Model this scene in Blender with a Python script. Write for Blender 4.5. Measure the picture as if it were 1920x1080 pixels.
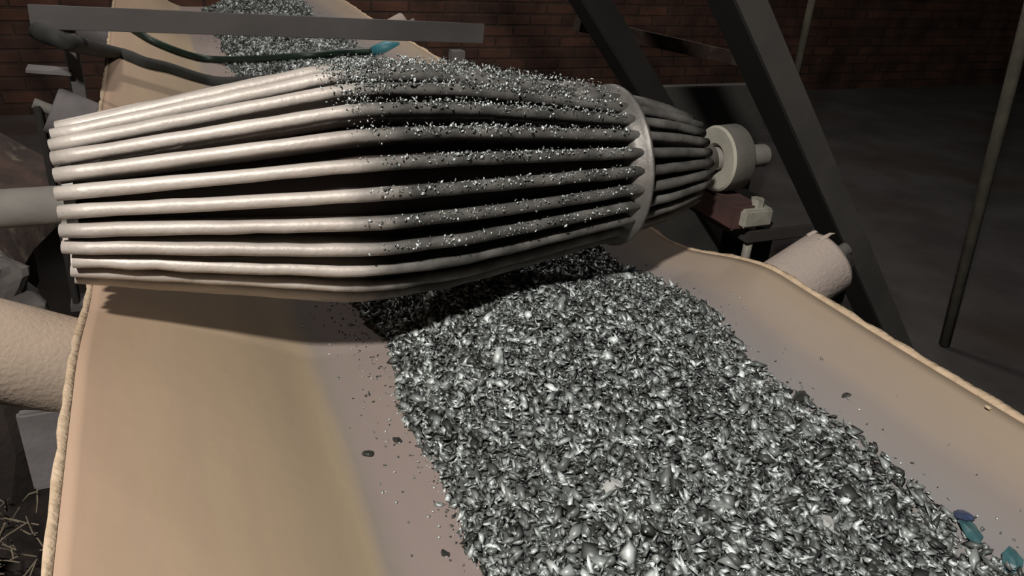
import bpy, bmesh, math, random
import numpy as np
from mathutils import Vector, Matrix
random.seed(4); rng = np.random.default_rng(11)
for o in list(bpy.data.objects): bpy.data.objects.remove(o)
S = bpy.context.scene; COL = S.collection
# ------------------------------------------------------------------ camera, world, lights, exposure
F = 1480.0; CAM = Vector((-0.30, 0.0, 0.40))
ax = Vector((.9165, -.1199, .3816)).normalized()           # world axes written in camera (right, down, forward) terms
ay = Vector((-.394, -.431, .812)); ay = (ay - ax*ay.dot(ax)).normalized()
az = ax.cross(ay).normalized()
right = Vector((ax.x, ay.x, az.x)); down = Vector((ax.y, ay.y, az.y)); fwd = Vector((ax.z, ay.z, az.z))
cd = bpy.data.cameras.new('camera'); cam = bpy.data.objects.new('camera', cd); COL.objects.link(cam)
M = Matrix((right, -down, -fwd)).transposed().to_4x4(); M.translation = CAM
cam.matrix_world = M
cd.sensor_width = 36; cd.lens = 36*F/1920; cd.clip_start = .01; cd.clip_end = 60
S.camera = cam
def ray(px, py):
    return right*(px-960)+down*(py-540)+fwd*F
def at_y(px, py, y):
    d = ray(px, py); return CAM + d*((y-CAM.y)/d.y)
def at_x(px, py, x):
    d = ray(px, py); return CAM + d*((x-CAM.x)/d.x)
def at_z(px, py, z):
    d = ray(px, py); return CAM + d*((z-CAM.z)/d.z)
W = bpy.data.worlds.new('world'); S.world = W; W.use_nodes = True
W.node_tree.nodes['Background'].inputs[0].default_value = (.62, .60, .60, 1)
W.node_tree.nodes['Background'].inputs[1].default_value = .028
def area(name, loc, aim, size, power, col):
    l = bpy.data.lights.new(name, 'AREA'); l.shape = 'DISK'; l.size = size; l.energy = power; l.color = col
    o = bpy.data.objects.new(name, l); COL.objects.link(o); o.location = loc
    o.rotation_euler = (Vector(aim)-Vector(loc)).to_track_quat('-Z', 'Y').to_euler(); return o
area('work_lamp_light', (-.90, -.30, 1.58), (-.08, .8, 0), .14, 56, (1, .945, .88))
sl = bpy.data.lights.new('far_belt_fill', 'SPOT'); sl.energy = 42; sl.spot_size = math.radians(52); sl.spot_blend = .5; sl.shadow_soft_size = .15; sl.color = (1, .95, .88)  # added unseen fill spot, brightens the belt beyond the drum
so = bpy.data.objects.new('far_belt_fill', sl); COL.objects.link(so); so.location = (-.5, 2.5, 1.9)
so.rotation_euler = (Vector((-.1, 2.2, 0))-so.location).to_track_quat('-Z', 'Y').to_euler()
area('back_wall_fill', (.7, 3.5, 2.1), (.7, 3.9, 0), .5, 34, (1, .93, .88))  # added unseen fill, lifts the back wall and floor
S.view_settings.view_transform = 'Standard'; S.view_settings.look = 'None'
S.view_settings.exposure = 0; S.view_settings.gamma = 1; S.view_settings.use_curve_mapping = False
# ------------------------------------------------------------------ materials
def mat(name, c1, c2=None, scale=8, rough=.8, metal=0, bump=0, bscale=60, stretch=None, detail=6, c3=None, s3=2.0, t3=(.5,.7), spec=.5):
    m = bpy.data.materials.new(name); m.use_nodes = True; nt = m.node_tree; N = nt.nodes; L = nt.links
    b = N['Principled BSDF']; b.inputs['Roughness'].default_value = rough; b.inputs['Metallic'].default_value = metal
    b.inputs['Specular IOR Level'].default_value = spec
    tc = N.new('ShaderNodeTexCoord'); mp = N.new('ShaderNodeMapping'); L.new(tc.outputs['Object'], mp.inputs[0])
    if stretch: mp.inputs['Scale'].default_value = stretch
    nz = N.new('ShaderNodeTexNoise'); nz.inputs['Scale'].default_value = scale; nz.inputs['Detail'].default_value = detail
    L.new(mp.outputs[0], nz.inputs['Vector'])
    cr = N.new('ShaderNodeValToRGB'); cr.color_ramp.elements[0].position = .35; cr.color_ramp.elements[1].position = .65
    cr.color_ramp.elements[0].color = (*c1, 1); cr.color_ramp.elements[1].color = (*(c2 or c1), 1)
    L.new(nz.outputs[0], cr.inputs[0]); out = cr.outputs[0]
    if c3:
        n3 = N.new('ShaderNodeTexNoise'); n3.inputs['Scale'].default_value = s3; n3.inputs['Detail'].default_value = 8
        L.new(mp.outputs[0], n3.inputs['Vector'])
        r3 = N.new('ShaderNodeValToRGB'); r3.color_ramp.elements[0].position = t3[0]; r3.color_ramp.elements[1].position = t3[1]
        L.new(n3.outputs[0], r3.inputs[0])
        mx = N.new('ShaderNodeMixRGB'); L.new(r3.outputs[0], mx.inputs[0]); L.new(out, mx.inputs[1]); mx.inputs[2].default_value = (*c3, 1)
        out = mx.outputs[0]
    L.new(out, b.inputs['Base Color'])
    if bump:
        bn = N.new('ShaderNodeTexNoise'); bn.inputs['Scale'].default_value = bscale; bn.inputs['Detail'].default_value = 6
        L.new(tc.outputs['Object'], bn.inputs['Vector'])
        bp = N.new('ShaderNodeBump'); bp.inputs['Strength'].default_value = bump; bp.inputs['Distance'].default_value = .004
        L.new(bn.outputs[0], bp.inputs['Height']); L.new(bp.outputs[0], b.inputs['Normal'])
    return m
m_edge = mat('frayed_belt_edge', (.56, .43, .30), (.44, .33, .22), 60, .9, bump=.6, bscale=150)
m_bar = mat('dusty_worn_steel_bar', (.56, .51, .465), (.42, .38, .345), 7, .5, .2, bump=.25, bscale=120, stretch=(1, 3, 3))
def coat_bar(m):
    # black ore dust packed on the ribs over the half of the drum the ore touches
    nt = m.node_tree; N = nt.nodes; L = nt.links; b = N['Principled BSDF']; src = b.inputs['Base Color'].links[0].from_socket
    tc = N.new('ShaderNodeTexCoord'); sp = N.new('ShaderNodeSeparateXYZ'); L.new(tc.outputs['Object'], sp.inputs[0])
    nz = N.new('ShaderNodeTexNoise'); nz.inputs['Scale'].default_value = 22; nz.inputs['Detail'].default_value = 6; L.new(tc.outputs['Object'], nz.inputs['Vector'])
    a = N.new('ShaderNodeMath'); a.operation = 'MULTIPLY_ADD'; a.inputs[1].default_value = .10; L.new(nz.outputs[0], a.inputs[0]); L.new(sp.outputs[0], a.inputs[2])
    cr = N.new('ShaderNodeMapRange'); cr.inputs[1].default_value = -.10; cr.inputs[2].default_value = -.03; L.new(a.outputs[0], cr.inputs[0])
    n2 = N.new('ShaderNodeTexNoise'); n2.inputs['Scale'].default_value = 30; L.new(tc.outputs['Object'], n2.inputs['Vector'])
    c2 = N.new('ShaderNodeValToRGB'); c2.color_ramp.elements[0].position = .35; c2.color_ramp.elements[1].position = .7
    c2.color_ramp.elements[0].color = (.055, .054, .050, 1); c2.color_ramp.elements[1].color = (.15, .145, .135, 1); L.new(n2.outputs[0], c2.inputs[0])
    mx = N.new('ShaderNodeMixRGB'); L.new(cr.outputs[0], mx.inputs[0]); L.new(src, mx.inputs[1]); L.new(c2.outputs[0], mx.inputs[2])
    L.new(mx.outputs[0], b.inputs['Base Color'])
    mr = N.new('ShaderNodeMapRange'); L.new(cr.outputs[0], mr.inputs[0]); mr.inputs[3].default_value = .52; mr.inputs[4].default_value = .62; L.new(mr.outputs[0], b.inputs['Roughness'])
coat_bar(m_bar)
m_core = mat('shadow_dark_core', (.030, .017, .013), (.018, .013, .011), 12, .8)  # near-black brown, shadow of the rib gaps put into the colour
m_shaft = mat('dusty_shaft_steel', (.20, .19, .17), (.14, .13, .12), 14, .7, .2, bump=.2)
m_ring = mat('ring_steel', (.20, .19, .175), (.12, .115, .11), 25, .5, .4, bump=.3)
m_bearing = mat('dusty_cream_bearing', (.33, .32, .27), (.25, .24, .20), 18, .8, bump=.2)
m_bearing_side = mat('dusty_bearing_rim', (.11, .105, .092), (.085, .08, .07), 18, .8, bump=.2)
m_red = mat('faded_red_paint', (.06, .028, .025), (.035, .02, .018), 20, .7)
m_bolt = mat('bolt_steel', (.34, .33, .28), (.22, .21, .18), 40, .6, .2)
m_roller = mat('dust_coated_roller', (.36, .28, .215), (.29, .23, .18), 9, .9, bump=.35, bscale=200)
m_roller2 = mat('pale_dust_roller', (.36, .30, .265), (.29, .245, .22), 9, .9, bump=.35, bscale=200)
m_steel = mat('dusty_grey_steel', (.115, .105, .10), (.08, .073, .07), 10, .75, bump=.2)
m_beam = mat('dark_grey_beam', (.080, .075, .068), (.055, .052, .048), 6, .8, bump=.15)
m_black = mat('near_black', (.012, .011, .010), (.020, .017, .015), 6, .9)  # near black, puts the shaded side of the strut flanges into the colour
m_plate = mat('grey_bracket_plate', (.16, .145, .15), (.11, .10, .10), 14, .8, bump=.3)
m_cross = mat('grey_cross_bar', (.085, .077, .075), (.060, .055, .053), 6, .7, bump=.15)
m_hose = mat('dark_green_hose', (.006, .022, .013), (.004, .012, .008), 30, .5)
m_band = mat('grey_black_band', (.030, .030, .026), (.018, .020, .018), 20, .8)
m_cyan = mat('cyan_plastic', (.03, .16, .20), (.05, .20, .24), 30, .5)
m_floor = mat('dirt_floor', (.085, .080, .078), (.050, .045, .043), 3, .95, bump=.8, bscale=25, c3=(.05, .03, .022), s3=1.4)
m_debris = mat('brown_rubble', (.075, .045, .036), (.035, .025, .021), 14, .95, bump=.7, bscale=50, c3=(.12, .10, .075), s3=20, t3=(.55, .68))
m_straw = mat('grey_straw', (.17, .14, .10), (.10, .08, .06), 20, .9)
m_rope = mat('pale_rod', (.13, .12, .09), (.085, .078, .06), 20, .8)
m_soot = mat('dark_brown_dirt', (.030, .021, .017), (.016, .012, .010), 20, .95, bump=.6, bscale=60)
m_slab = mat('pale_dusty_slab', (.15, .138, .13), (.05, .044, .04), 9, .9, bump=.5, bscale=30)
m_pale = mat('pale_grey_lump', (.42, .43, .42), (.28, .29, .28), 90, .6)
m_teal = mat('teal_glass_shard', (.03, .09, .10), (.06, .13, .14), 60, .25)
m_navy = mat('blue_shard', (.03, .045, .10), (.05, .07, .13), 60, .25)

def brick_mat():
    m = bpy.data.materials.new('dark_brick'); m.use_nodes = True; nt = m.node_tree; N = nt.nodes; L = nt.links
    b = N['Principled BSDF']; b.inputs['Roughness'].default_value = .95
    tc = N.new('ShaderNodeTexCoord'); mp = N.new('ShaderNodeMapping'); mp.inputs['Rotation'].default_value = (math.pi/2, 0, 0)
    L.new(tc.outputs['Object'], mp.inputs[0])
    br = N.new('ShaderNodeTexBrick'); br.inputs['Scale'].default_value = 1; br.inputs['Brick Width'].default_value = .24
    br.inputs['Row Height'].default_value = .072; br.inputs['Mortar Size'].default_value = .010; br.inputs['Mortar Smooth'].default_value = .4
    br.inputs['Color1'].default_value = (.16, .07, .045, 1); br.inputs['Color2'].default_value = (.085, .042, .03, 1)
    br.inputs['Mortar'].default_value = (.085, .048, .034, 1); L.new(mp.outputs[0], br.inputs['Vector'])
    nz = N.new('ShaderNodeTexNoise'); nz.inputs['Scale'].default_value = 5; nz.inputs['Detail'].default_value = 10; L.new(tc.outputs['Object'], nz.inputs['Vector'])
    cr = N.new('ShaderNodeValToRGB'); cr.color_ramp.elements[0].position = .3; cr.color_ramp.elements[1].position = .7
    cr.color_ramp.elements[0].color = (.25, .25, .25, 1)
    L.new(nz.outputs[0], cr.inputs[0])
    mx = N.new('ShaderNodeMixRGB'); mx.blend_type = 'MULTIPLY'; mx.inputs[0].default_value = 1
    L.new(br.outputs[0], mx.inputs[1]); L.new(cr.outputs[0], mx.inputs[2]); L.new(mx.outputs[0], b.inputs['Base Color'])
    bp = N.new('ShaderNodeBump'); bp.inputs['Strength'].default_value = .6; bp.inputs['Distance'].default_value = .02
    L.new(br.outputs[1], bp.inputs['Height']); bp.invert = True; L.new(bp.outputs[0], b.inputs['Normal'])
    return m
m_brick = brick_mat()

def belt_mat():
    # tan rubber-cotton belt; grey ore dust rubbed into the strip where the load runs (position across the belt)
    m = bpy.data.materials.new('tan_conveyor_belt'); m.use_nodes = True; nt = m.node_tree; N = nt.nodes; L = nt.links
    b = N['Principled BSDF']; b.inputs['Roughness'].default_value = .85
    tc = N.new('ShaderNodeTexCoord'); sp = N.new('ShaderNodeSeparateXYZ'); L.new(tc.outputs['Object'], sp.inputs[0])
    mp = N.new('ShaderNodeMapping'); mp.inputs['Scale'].default_value = (1, .16, 1); L.new(tc.outputs['Object'], mp.inputs[0])
    nz = N.new('ShaderNodeTexNoise'); nz.inputs['Scale'].default_value = 14; nz.inputs['Detail'].default_value = 7; L.new(mp.outputs[0], nz.inputs['Vector'])
    a = N.new('ShaderNodeMath'); a.operation = 'MULTIPLY_ADD'; a.inputs[1].default_value = .055; L.new(nz.outputs[0], a.inputs[0]); L.new(sp.outputs[0], a.inputs[2])
    mr = N.new('ShaderNodeMapRange'); mr.inputs[1].default_value = -.45+.0275; mr.inputs[2].default_value = .45+.0275; L.new(a.outputs[0], mr.inputs[0])
    cr = N.new('ShaderNodeValToRGB'); L.new(mr.outputs[0], cr.inputs[0]); E = cr.color_ramp
    def pos(x): return (x+.45)/.9
    st = [(-.40, (.43, .30, .215)), (-.33, (.42, .315, .215)), (-.22, (.34, .265, .18)), (-.185, (.36, .285, .19)), (-.165, (.25, .218, .19)), (-.15, (.26, .215, .195)),
          (-.09, (.27, .22, .20)), (.20, (.18, .175, .175)), (.285, (.215, .205, .205)), (.325, (.235, .205, .19)), (.35, (.285, .235, .195)), (.40, (.31, .245, .18))]
    E.elements[0].position = pos(st[0][0]); E.elements[0].color = (*st[0][1], 1)
    E.elements[1].position = pos(st[-1][0]); E.elements[1].color = (*st[-1][1], 1)
    for x, c in st[1:-1]:
        e = E.elements.new(pos(x)); e.color = (*c, 1)
    n2 = N.new('ShaderNodeTexNoise'); n2.inputs['Scale'].default_value = 9; n2.inputs['Detail'].default_value = 10; n2.inputs['Roughness'].default_value = .65; L.new(mp.outputs[0], n2.inputs['Vector'])
    c2 = N.new('ShaderNodeValToRGB'); c2.color_ramp.elements[0].position = .3; c2.color_ramp.elements[1].position = .7
    c2.color_ramp.elements[0].color = (.86, .84, .86, 1); c2.color_ramp.elements[1].color = (1.0, 1.0, .97, 1)
    L.new(n2.outputs[0], c2.inputs[0])
    mx = N.new('ShaderNodeMixRGB'); mx.blend_type = 'MULTIPLY'; mx.inputs[0].default_value = 1
    L.new(cr.outputs[0], mx.inputs[1]); L.new(c2.outputs[0], mx.inputs[2]); L.new(mx.outputs[0], b.inputs['Base Color'])
    n3 = N.new('ShaderNodeTexNoise'); n3.inputs['Scale'].default_value = 40; n3.inputs['Detail'].default_value = 8; L.new(tc.outputs['Object'], n3.inputs['Vector'])
    bp = N.new('ShaderNodeBump'); bp.inputs['Strength'].default_value = .25; bp.inputs['Distance'].default_value = .002
    L.new(n3.outputs[0], bp.inputs['Height']); L.new(bp.outputs[0], b.inputs['Normal'])
    return m
m_belt = belt_mat()

def flake_mat(name, lo, hi, metal=.55, rough=.38):
    m = bpy.data.materials.new(name); m.use_nodes = True; nt = m.node_tree; N = nt.nodes; L = nt.links
    b = N['Principled BSDF']; b.inputs['Metallic'].default_value = metal; b.inputs['Roughness'].default_value = rough
    at = N.new('ShaderNodeAttribute'); at.attribute_name = 'shade'
    cr = N.new('ShaderNodeValToRGB'); L.new(at.outputs['Fac'], cr.inputs[0])
    E = cr.color_ramp; E.elements[0].color = (*lo, 1); E.elements[1].color = (*hi, 1)
    e = E.elements.new(.55); e.color = tuple(l*.65+h*.35 for l, h in zip(lo, hi))+(1,)
    L.new(cr.outputs[0], b.inputs['Base Color']); return m
m_flake = flake_mat('grey_shiny_flakes', (.045, .050, .047), (.86, .94, .93), .25, .45)
m_flake_dark = flake_mat('black_flakes', (.02, .022, .02), (.10, .09, .08), .2, .4)
# ------------------------------------------------------------------ object helpers
def link(name, me, m, parent=None, smooth=False):
    o = bpy.data.objects.new(name, me); COL.objects.link(o)
    if m: me.materials.append(m)
    if smooth:
        for p in me.polygons: p.use_smooth = True
    if parent: o.parent = parent
    return o
def obj(name, bm, m, parent=None, smooth=False):
    bmesh.ops.recalc_face_normals(bm, faces=bm.faces[:])
    me = bpy.data.meshes.new(name); bm.to_mesh(me); bm.free(); return link(name, me, m, parent, smooth)
def tag(o, label=None, cat=None, group=None, kind=None):
    if label: o['label'] = label
    if cat: o['category'] = cat
    if group: o['group'] = group
    if kind: o['kind'] = kind
    return o
def thing(name, loc, label, cat, group=None):
    o = bpy.data.objects.new(name, None); COL.objects.link(o); o.location = loc; o.empty_display_size = .05
    return tag(o, label, cat, group)
def keep(o, root):
    # parent a mesh written in world coordinates
    o.parent = root; o.matrix_parent_inverse = Matrix.Translation(root.location).inverted(); return o
def box(bm, c, s, rot=None, bev=.0):
    r = bmesh.ops.create_cube(bm, size=1); vs = r['verts']
    for v in vs: v.co = Vector((v.co.x*s[0], v.co.y*s[1], v.co.z*s[2]))
    if bev:
        es = [e for e in bm.edges if all(v in vs for v in e.verts)]
        rb = bmesh.ops.bevel(bm, geom=es, offset=bev, segments=2, affect='EDGES'); vs = list({v for f in rb['faces'] for v in f.verts} | {v for v in vs if v.is_valid})
    for v in vs:
        if rot: v.co = rot @ v.co
        v.co += Vector(c)
def frame(d):
    d = d.normalized(); u = d.cross(Vector((0, 0, 1)))
    if u.length < 1e-3: u = Vector((1, 0, 0))
    u.normalize(); return u, d.cross(u).normalized()
def tube(bm, pts, radii, n=16, cap=True):
    pts = [Vector(p) for p in pts]; rings = []
    if not hasattr(radii, '__len__'): radii = [radii]*len(pts)
    for i, p in enumerate(pts):
        a = pts[max(i-1, 0)]; b = pts[min(i+1, len(pts)-1)]
        if i == 0: u, v = frame(b-a)
        else:
            d = (b-a).normalized(); u = (u-d*u.dot(d)).normalized(); v = d.cross(u)
        rings.append([bm.verts.new(p+(u*math.cos(t)+v*math.sin(t))*radii[i]) for t in [2*math.pi*k/n for k in range(n)]])
    for a, b in zip(rings, rings[1:]):
        for k in range(n): bm.faces.new((a[k], a[(k+1) % n], b[(k+1) % n], b[k]))
    if cap: bm.faces.new(rings[0]); bm.faces.new(rings[-1])
def lathe(bm, c, axis, prof, n=40, cap=True):
    # prof: (distance along axis, radius)
    axis = Vector(axis).normalized(); u, v = frame(axis); c = Vector(c); rings = []
    for d, r in prof:
        rings.append([bm.verts.new(c+axis*d+(u*math.cos(t)+v*math.sin(t))*max(r, 1e-5)) for t in [2*math.pi*k/n for k in range(n)]])
    for a, b in zip(rings, rings[1:]):
        for k in range(n): bm.faces.new((a[k], a[(k+1) % n], b[(k+1) % n], b[k]))
    if cap:
        bm.faces.new(rings[0]); bm.faces.new(rings[-1])
def beam(bm, a, b, w, h, up=Vector((0, 0, 1)), bev=.0):
    a = Vector(a); b = Vector(b); d = (b-a); L = d.length; d.normalize()
    x = d.cross(up).normalized(); z = x.cross(d)
    box(bm, (a+b)/2, (w, L, h), Matrix((x, d, z)).transposed(), bev)
def catmull(P, n=8):
    P = [Vector(p) for p in P]; P = [P[0]*2-P[1]]+P+[P[-1]*2-P[-2]]; out = []
    for i in range(1, len(P)-2):
        for k in range(n):
            t = k/n; a, b, c, d = P[i-1:i+3]
            out.append(.5*((2*b)+(c-a)*t+(2*a-5*b+4*c-d)*t*t+(3*b-a-3*c+d)*t**3))
    return out+[P[-2]]
# ------------------------------------------------------------------ belt and heap surfaces
HW, BX, BZ = .402, .167, -.12           # half width, bend position, trough floor
ST = [-.18, .72, 1.68, 2.65, 3.6]       # idler stations
def smooth(t): t = min(1, max(0, t)); return t*t*(3-2*t)
def sag(y):
    # the wings hang lower between idlers, most just beyond the drum
    s = 0
    if .66 < y < 1.5: s = .062*smooth((y-.68)/.27)*(1-smooth((y-1.0)/.45))
    return s
def belt_z(x, y):
    a = abs(x); w = .022
    t = (a-BX)
    if t < -w: z = 0
    elif t < w: z = (t+w)**2/(4*w)
    else: z = t
    f = z/(HW-BX)
    zz = BZ + f*(-BZ)
    k = .55 if x < 0 else 1.0
    zz -= sag(y)*k*f**1.3 if f > 0 else 0
    zz += .003*math.sin(6*y+3*x)*f
    return zz
def heap_h(x, y):
    # height of ore above the belt datum; returns None outside
    xl = -.088+.010*math.sin(9*y)+.006*math.sin(23*y+1) ; xr = .300+.012*math.sin(7*y+2)+.008*math.sin(19*y)
    if y < .55: xl += (.55-y)*.02
    if x <= xl or x >= xr: return None
    top = -.052+.006*math.sin(11*y+5*x)+.005*math.sin(31*x+13*y)
    rise = BZ+(x-xl)*.50
    fall = belt_z(xr, y)+(xr-x)*.30
    z = min(rise, top, fall); 
    k = 60.0
    z = -math.log(math.exp(-k*rise)+math.exp(-k*top)+math.exp(-k*fall))/k
    return max(z, belt_z(x, y)+.0015)
def hit(px, py, off=0.0, heap=True):
    d = ray(px, py).normalized(); t = .2
    while t < 8:
        p = CAM+d*t
        if abs(p.x) < HW+.02:
            z = belt_z(p.x, p.y)
            h = heap_h(p.x, p.y) if heap else None
            if h is not None: z = max(z, h)
            if p.z < z+off: return p
        t += .002
    return CAM+d*3
# ------------------------------------------------------------------ setting
FZ = -.85
bm = bmesh.new(); box(bm, (2.5, 2.5, FZ-.05), (10.4, 9, .1)); tag(obj('floor', bm, m_floor), kind='structure')
bm = bmesh.new(); box(bm, (2.5, 5.1, .9), (10.4, .2, 3.5)); tag(obj('wall_back', bm, m_brick), kind='structure')
bm = bmesh.new(); box(bm, (7.6, 2.5, .9), (.2, 9, 3.5)); tag(obj('wall_right', bm, m_black), kind='structure')
bm = bmesh.new(); box(bm, (-2.6, 2.5, .9), (.2, 9, 3.5)); tag(obj('wall_left', bm, m_debris), kind='structure')
# ------------------------------------------------------------------ conveyor belt
ys = np.arange(-.35, 3.9, .02); xs = np.linspace(-HW, HW, 81)
conv = thing('conveyor_belt', (0, .7, BZ), 'wide tan troughed conveyor belt carrying the grey ore under the ribbed drum', 'conveyor belt')
def sheet(name, x0, x1, nx, th, mt, jag=0, lift=0):
    bm = bmesh.new(); X = np.linspace(x0, x1, nx); top = []; bot = []
    for y in ys:
        rt, rb = [], []
        for i, x in enumerate(X):
            xx = x
            if jag and ((x0 < 0 and i == 0) or (x0 > 0 and i == nx-1)):
                xx += random.uniform(-jag, jag)
            z = belt_z(xx, y)
            rt.append(bm.verts.new((xx, y, z+lift))); rb.append(bm.verts.new((xx, y, z-th)))
        top.append(rt); bot.append(rb)
    for j in range(len(ys)-1):
        for i in range(nx-1):
            bm.faces.new((top[j][i], top[j][i+1], top[j+1][i+1], top[j+1][i]))
            bm.faces.new((bot[j][i], bot[j+1][i], bot[j+1][i+1], bot[j][i+1]))
        bm.faces.new((top[j][0], top[j+1][0], bot[j+1][0], bot[j][0]))
        bm.faces.new((top[j][-1], bot[j][-1], bot[j+1][-1], top[j+1][-1]))
    for j in (0, len(ys)-1):
        for i in range(nx-1): bm.faces.new((top[j][i], top[j][i+1], bot[j][i+1], bot[j][i]))
    return keep(obj(name, bm, mt, None, True), conv)
sheet('belt_sheet', -HW+.005, HW-.005, 81, .009, m_belt)
tag(sheet('belt_edge', -HW-.001, -HW+.005, 3, .010, m_edge, .0012, .0008), 'frayed pale left edge of the belt')
tag(sheet('belt_edge', HW-.005, HW+.001, 3, .010, m_edge, .0018, .0008), 'frayed pale right edge of the belt')
# ------------------------------------------------------------------ flakes
def flakes(name, P, size, nrm_tilt, mt, base=None, shade=None, elong=1.0):
    """one mesh of many angular flakes; P (n,3), size (n,)"""
    n = len(P)
    k = 5
    ang = rng.uniform(0, 2*np.pi, (n, 1))+np.arange(k)[None]*(2*np.pi/k)+rng.uniform(-.35, .35, (n, k))
    rad = rng.uniform(.55, 1.15, (n, k))
    ex = rng.uniform(.45, 1.0, (n, 1))
    V = np.zeros((n, k+2, 3))
    V[:, :k, 0] = np.cos(ang)*rad*elong; V[:, :k, 1] = np.sin(ang)*rad*ex; V[:, :k, 2] = rng.uniform(-.12, .12, (n, k))
    V[:, k, :2] = rng.uniform(-.3, .3, (n, 2)); V[:, k, 2] = rng.uniform(.10, .5, n)
    V[:, k+1, :2] = rng.uniform(-.3, .3, (n, 2)); V[:, k+1, 2] = -rng.uniform(.10, .4, n)
    V *= (size/2)[:, None, None]
    yaw = np.where(rng.random(n) < .6, np.pi/2+rng.normal(0, .45, n), rng.uniform(0, 2*np.pi, n)); tx = rng.normal(0, nrm_tilt, n); ty = rng.normal(0, nrm_tilt, n)
    def R(axis, a):
        c, s = np.cos(a), np.sin(a); m = np.zeros((n, 3, 3)); i, j = [(1, 2), (2, 0), (0, 1)][axis]
        m[:, axis, axis] = 1; m[:, i, i] = c; m[:, j, j] = c; m[:, i, j] = -s; m[:, j, i] = s; return m
    Rm = R(0, tx) @ R(1, ty) @ R(2, yaw)
    V = np.einsum('nij,nkj->nki', Rm, V)+np.asarray(P)[:, None, :]
    T = []
    for i in range(k):
        T.append((i, (i+1) % k, k)); T.append(((i+1) % k, i, k+1))
    T = np.array(T); faces = (T[None]+(np.arange(n)*(k+2))[:, None, None]).reshape(-1, 3)
    verts = V.reshape(-1, 3); sh = rng.random(n) if shade is None else shade
    shv = np.repeat(sh, k+2)
    if base is not None:
        bv, bf = base; faces = np.vstack([faces, bf+len(verts)]); verts = np.vstack([verts, bv]); shv = np.concatenate([shv, np.full(len(bv), .12)])
    me = bpy.data.meshes.new(name); me.vertices.add(len(verts)); me.vertices.foreach_set('co', verts.ravel())
    me.loops.add(len(faces)*3); me.loops.foreach_set('vertex_index', faces.ravel().astype(np.int32))
    me.polygons.add(len(faces)); me.polygons.foreach_set('loop_start', np.arange(len(faces), dtype=np.int32)*3)
    me.polygons.foreach_set('use_smooth', (np.arange(len(faces)) % 10 < 10)); me.update(calc_edges=True)
    at = me.attributes.new('shade', 'FLOAT', 'POINT'); at.data.foreach_set('value', shv.astype(np.float32))
    me.validate(); return link(name, me, mt)
P = []; SZ = []
for (y0, y1, dens) in ((.02, .50, 75000), (.50, .98, 80000), (.98, 1.9, 22000), (1.9, 3.8, 16000)):
    nn = int(dens*(y1-y0)*.40)
    for _ in range(nn):
        x = random.uniform(-.10, .31); y = random.uniform(y0, y1); h = heap_h(x, y)
        if h is None: continue
        s = random.choice((.004, .0055, .007, .0085, .010, .012)) * random.uniform(.75, 1.25)*(1 if y < .98 else 1.5)
        if random.random() < .06: s = random.uniform(.013, .021)
        P.append((x, y, h+random.uniform(-.002, .004))); SZ.append(s)
# base surface under the flakes
bx = np.linspace(-.10, .31, 60); by = np.arange(0.0, 3.8, .012); bv = []; 
for y in by:
    for x in bx:
        h = heap_h(x, y); z = (h if h is not None else belt_z(x, y)-.004)-.003
        bv.append((x, y, z+rng.uniform(-.0015, .0015)))
bf = []
nx = len(bx)
for j in range(len(by)-1):
    for i in range(nx-1):
        a = j*nx+i; bf += [(a, a+1, a+nx+1), (a, a+nx+1, a+nx)]
ore = flakes('crushed_ore', np.array(P), np.array(SZ), .55, m_flake, (np.array(bv), np.array(bf)), shade=np.clip(rng.random(len(P))**1.5*.8+.35*np.sin(np.array(P)[:, 0]*160+np.sin(np.array(P)[:, 1]*90)*2)*np.sin(np.array(P)[:, 1]*130)*rng.random(len(P)), 0, 1), elong=1.45)
tag(ore, 'long heap of grey glittering crushed ore flakes lying along the belt', 'ore', kind='stuff')
# loose crumbs between the heap and the left wing, and on the right
P = []; SZ = []
for _ in range(1500):
    y = random.uniform(.05, 3.4); x = -.09-abs(random.gauss(0, .028)) if random.random() < .45 else -.088-random.expovariate(1/.010)
    if x < -.17: x = -.163+random.uniform(-.006, .008)
    P.append((x, y, belt_z(x, y)+.001)); SZ.append(random.uniform(.0022, .0055))
for _ in range(800):
    y = random.uniform(.1, 3.4); x = .288+random.expovariate(1/.013)
    if x < .39: P.append((x, y, belt_z(x, y)+.001)); SZ.append(random.uniform(.002, .0055))
tag(flakes('ore_crumbs', np.array(P), np.array(SZ), .4, m_flake, shade=rng.random(len(P))**1.6), 'loose fine grey crumbs strewn on bare belt beside the ore heap', 'ore crumbs', kind='stuff')
# single lumps one can point at
def lump(px, py, s, mt, name, label, cat, group=None, flat=.5, heap=False, sd=0):
    r = random.Random(sd); bm = bmesh.new(); bmesh.ops.create_icosphere(bm, subdivisions=2, radius=1)
    for v in bm.verts:
        k = 1+r.uniform(-.22, .22); v.co = Vector((v.co.x*k*s, v.co.y*k*s*.7, v.co.z*k*s*flat))
        if v.co.z < -s*.3*flat: v.co.z = -s*.3*flat
    me_o = obj(name, bm, mt); p = hit(px, py, 0, heap); me_o.location = p+Vector((0, 0, s*flat*.35)); me_o.rotation_euler = (r.uniform(-.2, .2), (-.45 if p.x > .2 else 0), r.uniform(0, 6))
    if mt in (m_flake, m_flake_dark):
        at = me_o.data.attributes.new('shade', 'FLOAT', 'POINT'); at.data.foreach_set('value', [r.uniform(.1, .6) for _ in me_o.data.vertices])
    return tag(me_o, label, cat, group)
lump(745, 828, .0062, m_flake_dark, 'ore_lump', 'dark brown-black lump alone on the bare belt strip left of the heap', 'ore lump', sd=1)
lump(690, 853, .0065, m_flake_dark, 'ore_lump', 'black lump sitting on the left bend line of the belt', 'ore lump', sd=2)
lump(835, 1040, .005, m_flake_dark, 'ore_lump', 'small black lump on bare belt nearest the camera, left of heap', 'ore lump', sd=3)
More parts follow.
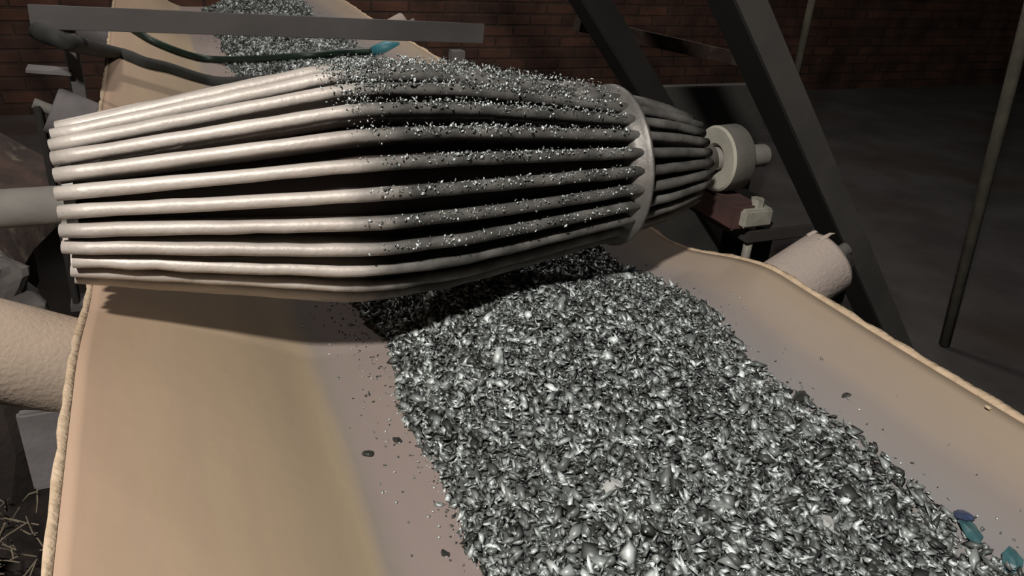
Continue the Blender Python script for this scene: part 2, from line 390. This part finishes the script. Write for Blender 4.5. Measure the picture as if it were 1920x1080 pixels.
lump(823, 948, .0042, m_flake, 'ore_lump', 'small pale lump on bare belt strip left of the near heap', 'ore lump', sd=4)
lump(725, 828, .0032, m_bolt, 'ore_lump', 'tiny whitish grain just left of the brown-black lump', 'ore lump', sd=5)
lump(1586, 742, .005, m_flake_dark, 'ore_lump', 'dark flat lump alone on the right wing beyond the heap', 'ore lump', flat=.3, sd=6)
lump(1805, 972, .011, m_navy, 'blue_shard', 'dark blue rounded shard at the right margin of the heap', 'shard', heap=True, sd=7)
lump(1822, 1005, .013, m_teal, 'teal_shard', 'teal shard just below the dark blue one at heap margin', 'shard', heap=True, flat=.4, sd=8)
lump(1895, 1055, .012, m_teal, 'teal_shard', 'teal shard in the bottom right corner of the heap', 'shard', heap=True, flat=.4, sd=9)
lump(1500, 748, .010, m_flake_dark, 'ore_lump', 'black lump at the right margin of the heap midway along', 'ore lump', heap=True, flat=.5, sd=10)
lump(1188, 512, .009, m_navy, 'blue_shard', 'dull blue shard on the heap close in front of the drum', 'shard', heap=True, flat=.4, sd=12)
lump(1548, 985, .011, m_pale, 'pale_ore_lump', 'large pale lump in the near right of the heap', 'ore lump', heap=True, flat=.5, sd=13)
lump(1150, 915, .010, m_pale, 'pale_ore_lump', 'pale lump in the near left of the heap', 'ore lump', heap=True, flat=.5, sd=14)
lump(1738, 772-4, .0045, m_edge, 'tan_crumb', 'tan crumb', 'crumb', sd=15).location = at_x(1852, 766, HW-.012)
bpy.data.objects['tan_crumb'].location.z = belt_z(HW-.012, bpy.data.objects['tan_crumb'].location.y)+.002
tag(bpy.data.objects['tan_crumb'], 'tiny pale tan crumb on the right wing near the belt edge', 'crumb')
# ------------------------------------------------------------------ ribbed drum
DY, DZ = .875, .088
XL, XC, XR1, XR2 = -.398, -.115, .236, .360
def rad(x):
    pts = [(XL, .083), (XC-.02, .1355), (XC, .138), (XC+.04, .1385), (0.0, .135), (.10, .121), (.18, .109), (XR1, .1005), (.30, .087), (XR2, .066)]
    for (a, ra), (b, rb) in zip(pts, pts[1:]):
        if x <= b: return ra+(rb-ra)*(x-a)/(b-a)
    return pts[-1][1]
drum = thing('ribbed_drum', (0, DY, DZ), 'large ribbed steel drum on a shaft lying across above the belt', 'drum')
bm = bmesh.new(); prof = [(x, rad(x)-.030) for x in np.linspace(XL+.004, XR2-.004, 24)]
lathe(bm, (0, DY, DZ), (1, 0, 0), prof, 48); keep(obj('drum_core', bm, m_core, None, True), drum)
NB = 27
PH = .10
for k in range(NB):
    a = PH+2*math.pi*k/NB; rr = random.Random(k)
    bm = bmesh.new()
    e0 = rr.uniform(-.004, .003); e1 = rr.uniform(-.006, .004)
    X = list(np.linspace(XL+e0, XR1-.010, 26)) + list(np.linspace(XR1+.012, XR2+e1, 7))
    u = Vector((0, math.cos(a), math.sin(a))); v = Vector((0, -math.sin(a), math.cos(a)))
    wob = [rr.uniform(-.0007, .0007) for _ in X]
    c = Vector((0, DY, DZ)); RB = .0070
    path = [Vector((x, 0, 0))+c+u*(rad(x)-RB)+v*w*.6+u*w for x, w in zip(X, wob)]
    tube(bm, path, [RB*(1 if x < XR1 else .9)*(1+rr.uniform(-.05, .05)) for x in X], 10)
    # web plate joining the rod to the core
    tw = .0022; prev = None
    for x, p in zip(X, path):
        q = [p+v*tw, p-v*tw, Vector((x, 0, 0))+c+u*(rad(x)-.032)-v*tw, Vector((x, 0, 0))+c+u*(rad(x)-.032)+v*tw]
        q = [bm.verts.new(t) for t in q]
        if prev:
            for i in range(4): bm.faces.new((prev[i], prev[(i+1) % 4], q[(i+1) % 4], q[i]))
        prev = q
    keep(obj('rib', bm, m_bar, None, True), drum)
bm = bmesh.new(); r1 = rad(XR1)
lathe(bm, (XR1, DY, DZ), (1, 0, 0), [(-.016, .06), (-.016, r1-.010), (-.010, r1-.003), (.001, r1+.001), (.003, r1+.006), (.007, r1+.006), (.008, r1-.006), (.018, r1-.012), (.018, .06)], 64, False)
keep(obj('ring_flange', bm, m_ring, None, True), drum)
bm = bmesh.new(); lathe(bm, (XL+.004, DY, DZ), (1, 0, 0), [(0, .001), (0, rad(XL)-.010), (.010, rad(XL)-.008), (.010, .02)], 48, False)
keep(obj('end_plate', bm, m_ring), drum)
bm = bmesh.new(); lathe(bm, (XR2-.012, DY, DZ), (1, 0, 0), [(0, .02), (0, rad(XR2)-.008), (.008, rad(XR2)-.010), (.010, .02)], 48, False)
keep(obj('end_plate', bm, m_ring), drum)
bm = bmesh.new(); lathe(bm, (XR2-.004, DY, DZ), (1, 0, 0), [(0, .030), (.012, .029), (.016, .021), (.050, .019)], 32)
keep(obj('hub', bm, m_shaft, None, True), drum)
bm = bmesh.new(); lathe(bm, (XL-.34, DY, DZ), (1, 0, 0), [(0, .0195), (.335, .0195), (.336, .024), (.350, .024)], 32)
keep(obj('shaft', bm, m_shaft, None, True), drum); bm = bmesh.new()
lathe(bm, (XR2, DY, DZ), (1, 0, 0), [(0, .0165), (.140, .0165), (.1445, .0140)], 32)
keep(obj('shaft', bm, m_shaft, None, True), drum)
# flakes caught on the ribs
P = []; SZ = []
for _ in range(16000):
    k = random.randrange(NB); a = PH+2*math.pi*k/NB
    if math.sin(a) < -.25: continue
    x = random.choice((random.uniform(-.13, .22), random.gauss(.03, .09)))
    if not -.14+.05*random.random() < x < .25: continue
    if random.random() > .40+.6*max(0, math.sin(a)): continue
    u = Vector((0, math.cos(a), math.sin(a))); t = random.gauss(0, .5)
    dirn = (Vector((0, 0, 1))*.9+u+Vector((0, 0, 0))).normalized()
    v = Vector((0, -dirn.z, dirn.y))
    dd = (dirn*math.cos(t)+v*math.sin(t))
    p = Vector((x, DY, DZ))+u*(rad(x)-.0070)+dd*(.0065+random.random()**2*(.003+.007*max(0, math.sin(a))**3))
    P.append(p); SZ.append(random.uniform(.002, .0062))
for _ in range(1500):
    a = math.pi/2+random.gauss(0, .35); x = random.gauss(-.105, .016)
    u = Vector((0, math.cos(a), math.sin(a)))
    P.append(Vector((x, DY, DZ))+u*(rad(x)-.004+random.random()*.007)); SZ.append(random.uniform(.002, .005))
cl = flakes('clinging_flakes', np.array(P), np.array(SZ), .9, m_flake, shade=rng.random(len(P))**1.3)
tag(cl, 'grey glittering flakes clinging to the middle ribs of the drum', 'ore flakes', kind='stuff')
bm = bmesh.new(); rc = random.Random(9)
for q in range(9):
    a = math.pi/2+.05+rc.uniform(-.22, .22); x = rc.uniform(.165, .212)
    g = bmesh.ops.create_icosphere(bm, subdivisions=2, radius=rc.uniform(.008, .012))
    c = Vector((x, DY, DZ))+Vector((0, math.cos(a), math.sin(a)))*(rad(x)-.004)
    for v in g['verts']: v.co = Vector((v.co.x*1.7, v.co.y*1.2, v.co.z*.7))*(1+rc.uniform(-.12, .12))+c
tag(obj('dust_clump', bm, m_ring, None, True), 'grey clump of packed dust on top of the drum, left of its ring', 'dust', kind='stuff')
# ------------------------------------------------------------------ bearing on the right
pb = thing('pillow_bearing', (.45, DY, DZ-.10), 'round cream pillow bearing holding the drum shaft on the right', 'bearing')
BXc = .412
bm = bmesh.new(); lathe(bm, (BXc, DY, DZ), (1, 0, 0), [(.005, .0185), (.002, .0205), (0, .0225), (0, .0435), (.003, .0465)], 48, False)
keep(obj('bearing_face', bm, m_bearing, None, False), pb)
bm = bmesh.new(); lathe(bm, (BXc, DY, DZ), (1, 0, 0), [(.003, .0465), (.034, .0475), (.037, .045), (.037, .018), (.005, .0185)], 48, False)
keep(obj('bearing_housing', bm, m_bearing_side, None, True), pb)
bm = bmesh.new(); box(bm, (BXc+.020, DY, DZ-.066), (.040, .13, .040), None, .004); keep(obj('bearing_foot', bm, m_red), pb)
bm = bmesh.new(); box(bm, (BXc+.036, DY-.060, DZ-.066), (.05, .03, .026), None, .003); keep(obj('clamp_block', bm, m_bolt), pb)
bm = bmesh.new(); lathe(bm, (BXc+.040, DY-.060, DZ-.054), (0, 0, 1), [(0, .0095), (.013, .0095)], 6); keep(obj('bolt', bm, m_bolt), pb)
bm = bmesh.new(); lathe(bm, (BXc+.040, DY-.060, DZ-.079), (0, 0, -1), [(0, .0065), (.055, .0065), (.075, .0055)], 16); keep(obj('bolt', bm, m_bolt, None, True), pb)
bs = thing('bearing_stand', (.50, DY, FZ), 'dark steel post carrying the right drum bearing', 'post')
bm = bmesh.new(); box(bm, (.50, DY+.01, DZ-.096), (.12, .16, .02), None, .002); keep(obj('top_plate', bm, m_black), bs)
bm = bmesh.new(); box(bm, (.53, DY+.03, (DZ-.106+FZ)/2), (.05, .06, DZ-.106-FZ)); keep(obj('upright', bm, m_black), bs)
bs = thing('bearing_stand', (-.70, DY, FZ), 'dark steel post outside the frame carrying the left shaft end', 'post')
bm = bmesh.new(); box(bm, (-.72, DY, (DZ-.02+FZ)/2), (.06, .08, DZ-.02-FZ)); keep(obj('upright', bm, m_black), bs)
# ------------------------------------------------------------------ idlers
tilt = math.atan2(-BZ, HW-BX)
def idler(y, side, mt, label, R=.047, L=.33, out=.09, lowered=0.0):
    s = side; d = Vector((s*math.cos(tilt), 0, math.sin(tilt))); n = Vector((-s*math.sin(tilt), 0, math.cos(tilt)))
    e = Vector((s*HW, y, -.0105-sag(y)*(.55 if s < 0 else 1)-lowered))
    outer = e-n*R+d*out; inner = outer-d*L
    t = thing('troughing_idler', (s*.5, y, FZ), label, 'idler')
    bm = bmesh.new(); Lx = L
    prof = [(0, R*.55), (.0, R*.9), (.004, R), (Lx*.3, R*1.0), (Lx*.7, R*.995), (Lx-.006, R), (Lx, R*.93), (Lx, R*.5)]
    lathe(bm, inner, d, prof, 48); keep(obj('roller', bm, mt, None, True), t)
    bm = bmesh.new(); tube(bm, [inner-d*.025, outer+d*.03], .010, 12); keep(obj('axle', bm, m_shaft, None, True), t)
    # bracket arm and foot
    bm = bmesh.new(); q = outer+d*.022
    zt = q.z+(.0 if s > 0 else .0); box(bm, (q.x, y, (zt+BZ-.30)/2), (.012, .04, zt-(BZ-.30)), None, .002); keep(obj('bracket', bm, m_black), t)
    bm = bmesh.new(); q = inner-d*.018; box(bm, (q.x, y, (q.z+.01+BZ-.30)/2), (.010, .05, q.z+.01-(BZ-.30)), None, .002); keep(obj('bracket', bm, m_plate), t)
    bm = bmesh.new(); box(bm, (s*(abs(outer.x)+.03)/2, y, BZ-.305), (abs(outer.x)+.03, .06, .012)); keep(obj('cross_foot', bm, m_steel), t)
    bm = bmesh.new(); box(bm, (s*.36, y, (BZ-.311+FZ)/2), (.05, .05, BZ-.311-FZ)); keep(obj('leg', bm, m_steel), t)
    return t, outer, d, n
lab = {-.18: 'hidden behind the camera', .72: 'nearest in view', 1.68: 'beyond the drum', 2.65: 'far', 3.6: 'farthest'}
t, outer, dd, nn_ = idler(.835, -1, m_roller, 'tan dust-coated wing roller under the left belt edge, nearest', .052, .33, .16)
bm = bmesh.new(); box(bm, (-.435, .80, -.155), (.075, .012, .10), None, .003); box(bm, (-.435, .815, -.30), (.05, .012, .25), None, .003)
keep(obj('support_plate', bm, m_plate), t)
t, outer, dd, nn_ = idler(.715, 1, m_roller2, 'pale dust-coated wing roller under the right belt edge, below the bearing', .045, .30, .095)
# torn fabric fringe on the end of the right roller
bm = bmesh.new()
for k in range(2):
    a = .75+k*.55; base = outer-dd*.003+(nn_*math.cos(a-1.2)+Vector((0, -1, 0))*math.sin(a-1.2))*.044
    tip = base+dd*random.uniform(.005, .013)+Vector((0, random.uniform(-.005, .005), random.uniform(-.002, .004)))
    tube(bm, [base-dd*.01, base, (base+tip)/2+nn_*.002, tip], [.004, .0035, .002, .0006], 6)
o = keep(obj('torn_fringe', bm, m_roller2, None, True), t)
idler(1.70, -1, m_plate, 'grey wing roller under the left belt edge just beyond the drum', .045, .30, .075)
idler(1.70, 1, m_roller2, 'pale wing roller under the right belt edge beyond the drum', .045, .30, .09)
idler(2.70, -1, m_plate, 'grey wing roller far along the left belt edge', .045, .30, .10)
idler(2.70, 1, m_roller2, 'pale wing roller far along the right belt edge', .045, .30, .09)
# ------------------------------------------------------------------ flat bar across the belt with its posts
fb = thing('cross_bar', (-.05, 1.75, .13), 'flat grey steel bar spanning the belt behind the drum', 'bar')
a = at_y(55, 31, 1.75); b = at_y(906, 63, 1.75)
bm = bmesh.new(); beam(bm, a, b, .010, .043, bev=.001); keep(obj('flat_bar', bm, m_cross), fb)
bm = bmesh.new(); p = at_y(126, 40, 1.765); box(bm, (p.x, 1.772, (p.z+FZ)/2), (.022, .03, p.z-FZ)); keep(obj('post', bm, m_steel), fb)
bm = bmesh.new(); p2 = at_y(80, 131, 1.765); box(bm, (p2.x+.012, 1.762, p2.z), (.075, .05, .006), Matrix.Rotation(.1, 3, 'Y')); keep(obj('side_plate', bm, m_plate), fb)
bm = bmesh.new(); q = at_y(848, 70, 1.765); q.z -= .03; box(bm, (q.x+.015, 1.772, (q.z+FZ)/2), (.03, .03, q.z-FZ)); keep(obj('post', bm, m_steel), fb)
# green hose draped over the belt, and the tube standing in for a dark band
hp = [hit(x, y, .012) for x, y in ((225, 40), (255, 58), (285, 76), (330, 95), (375, 108), (420, 112), (500, 110), (580, 104), (650, 98), (700, 96))]
hz = thing('green_hose', hp[4], 'thin dark green hose lying across the belt and ore behind the drum', 'hose')
bm = bmesh.new(); tube(bm, catmull(hp, 5), .0105, 10); keep(obj('hose', bm, m_hose, None, True), hz)
bm = bmesh.new(); e = hp[-1]; tube(bm, [e-Vector((.004, 0, 0)), e+Vector((.035, -.01, .012)), e+Vector((.075, -.02, .018))], [.013, .020, .012], 12)
tag(keep(obj('hose_fitting', bm, m_cyan, None, True), hz), 'cyan plastic end fitting')
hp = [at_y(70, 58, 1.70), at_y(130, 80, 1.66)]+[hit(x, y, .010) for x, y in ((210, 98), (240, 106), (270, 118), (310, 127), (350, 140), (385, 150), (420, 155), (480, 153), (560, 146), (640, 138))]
bm = bmesh.new(); tube(bm, catmull(hp, 5), .016, 12)  # dark tube standing in for a dark band across the belt
tag(obj('thick_band', bm, m_band, None, True), 'thick grey-black tube standing in for a dark band across the belt, nearer the drum than the green hose', 'hose')
# ------------------------------------------------------------------ steel struts and rods on the right
def strut(name, pa, pb_, y, w, h, mt, label, cat, ext=(0, 0), dy=0, flange=0):
    a = at_y(*pa, y); b = at_y(*pb_, y+dy); d = (b-a).normalized(); a -= d*ext[0]; b += d*ext[1]
    if b.z > FZ and ext[1] < 0: b = a+d*((FZ-a.z)/d.z)
    bm = bmesh.new(); beam(bm, a, b, h, w, up=Vector((0, 1, 0)) if False else d.cross(Vector((0, 1, 0))))
    return tag(obj(name, bm, mt), label, cat)
def down_to_floor(a, b):
    d = b-a; return a+d*((FZ-a.z)/d.z)
def Lbeam(name, ca, cb, y, wf, wd, mf, md, label):
    a = at_y(*ca, y); b = at_y(*cb, y); d = (b-a).normalized(); b = down_to_floor(a, b); a = a-d*.9
    n = d.cross(Vector((0, 1, 0))).normalized()
    if n.x < 0: n = -n
    r = thing(name, (b.x, y, FZ), label, 'steel strut')
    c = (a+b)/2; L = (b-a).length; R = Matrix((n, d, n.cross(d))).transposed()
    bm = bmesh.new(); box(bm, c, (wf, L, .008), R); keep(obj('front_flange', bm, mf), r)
    bm = bmesh.new(); off = Vector((0, 1, 0))*(wd/2); box(bm, c-n*(wf/2)+off, (.008, L, wd), R); keep(obj('side_flange', bm, md), r)  # side flange painted black, shade of its underside in the colour
    return r
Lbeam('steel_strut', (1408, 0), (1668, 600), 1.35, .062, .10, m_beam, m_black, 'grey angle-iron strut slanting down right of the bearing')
Lbeam('steel_strut', (1120, 0), (1222, 170), 2.1, .075, .10, m_black, m_black, 'black angle-iron strut slanting down behind the drum')  # both flanges painted black for a strut turned from the light
bm = bmesh.new(); a = at_y(1120, 52, 2.6); b = at_y(1420, 118, 2.6); b = a+(b-a)*1.1; a = a-(b-a)*.1
beam(bm, a, b, .05, .05); bb = obj('brown_ledge_bar', bm, m_debris); tag(bb, 'dusty brown bar running slantwise behind the black strut', 'bar')
bm = bmesh.new(); a = at_y(1330, 230, 2.3); box(bm, (a.x, 2.35, (a.z+FZ)/2), (.55, .04, abs(a.z-FZ)+.25), None, .003)
tag(obj('metal_panel', bm, m_beam), 'dark grey sheet panel standing between the two slanting struts', 'panel')
a = at_y(1527, -20, 2.2); b = at_y(1483, 185, 2.2)
bm = bmesh.new(); tube(bm, [a+(a-b).normalized()*.5, b], .013, 10); tag(obj('thin_rod', bm, m_rope, None, True), 'thin pale rod standing behind the grey angle-iron strut', 'rod')
b = at_z(1771, 645, FZ+.01); a = at_y(1922, 50, b.y)
bm = bmesh.new(); tube(bm, [a+(a-b).normalized()*.6, a, b], .0175, 12); tag(obj('leaning_rod', bm, m_rope, None, True), 'long pale rod leaning at the far right, foot on the floor', 'rod')
# ------------------------------------------------------------------ left side clutter
def rock(c, s, mt, name, label, cat, sd, sub=3, group=None):
    r = random.Random(sd); bm = bmesh.new(); bmesh.ops.create_icosphere(bm, subdivisions=sub, radius=1)
    ph = [r.uniform(0, 6) for _ in range(6)]
    for v in bm.verts:
        k = 1+.12*math.sin(4*v.co.x+ph[0])+.12*math.sin(5*v.co.y+ph[1])+.1*math.sin(6*v.co.z+ph[2])+.08*math.sin(11*v.co.x+ph[3])*math.sin(9*v.co.z+ph[4])+r.uniform(-.02, .02)
        v.co = Vector((v.co.x*s[0]*k, v.co.y*s[1]*k, v.co.z*s[2]*k))
    o = obj(name, bm, mt, None, False); o.location = c; return tag(o, label, cat, group)
rock((-1.05, 2.2, -.45), (.50, .45, .42), m_debris, 'rubble_heap', 'brown rubble heap at the upper left beyond the drum shaft', 'rubble', 8)
rock((-.98, 1.36, -.60), (.34, .26, .36), m_debris, 'rubble_heap', 'brown rubble heap on the floor left of the drum, under its shaft', 'rubble', 3)
rock((-.60, 1.24, -.56), (.15, .13, .36), m_soot, 'dirt_mound', 'black dirt mound behind the nearest left roller, under the pale stone', 'dirt', 21)
rock((-.575, 1.18, -.145), (.085, .06, .075), m_slab, 'stone', 'pale grey dusty stone below the left drum shaft', 'stone', 12, 4)
rock((-.68, .86, -.62), (.22, .15, .27), m_soot, 'rubble_heap', 'dark dirt heap at the lower left beneath the belt edge', 'rubble', 5)
bm = bmesh.new(); rs = random.Random(6)
for _ in range(170):
    c = Vector((-.60+rs.gauss(0, .05), .90+rs.gauss(0, .05), -.37+rs.gauss(0, .012))); d = Vector((rs.gauss(0, 1), rs.gauss(0, 1), rs.gauss(0, .45))).normalized()*rs.uniform(.008, .026)
    tube(bm, [c-d, c+Vector((0, 0, rs.uniform(-.006, .008))), c+d], .0010, 5)
tag(obj('straw_litter', bm, m_straw), 'pale broken straw and fibres on the dirt heap at the lower left', 'straw', kind='stuff')
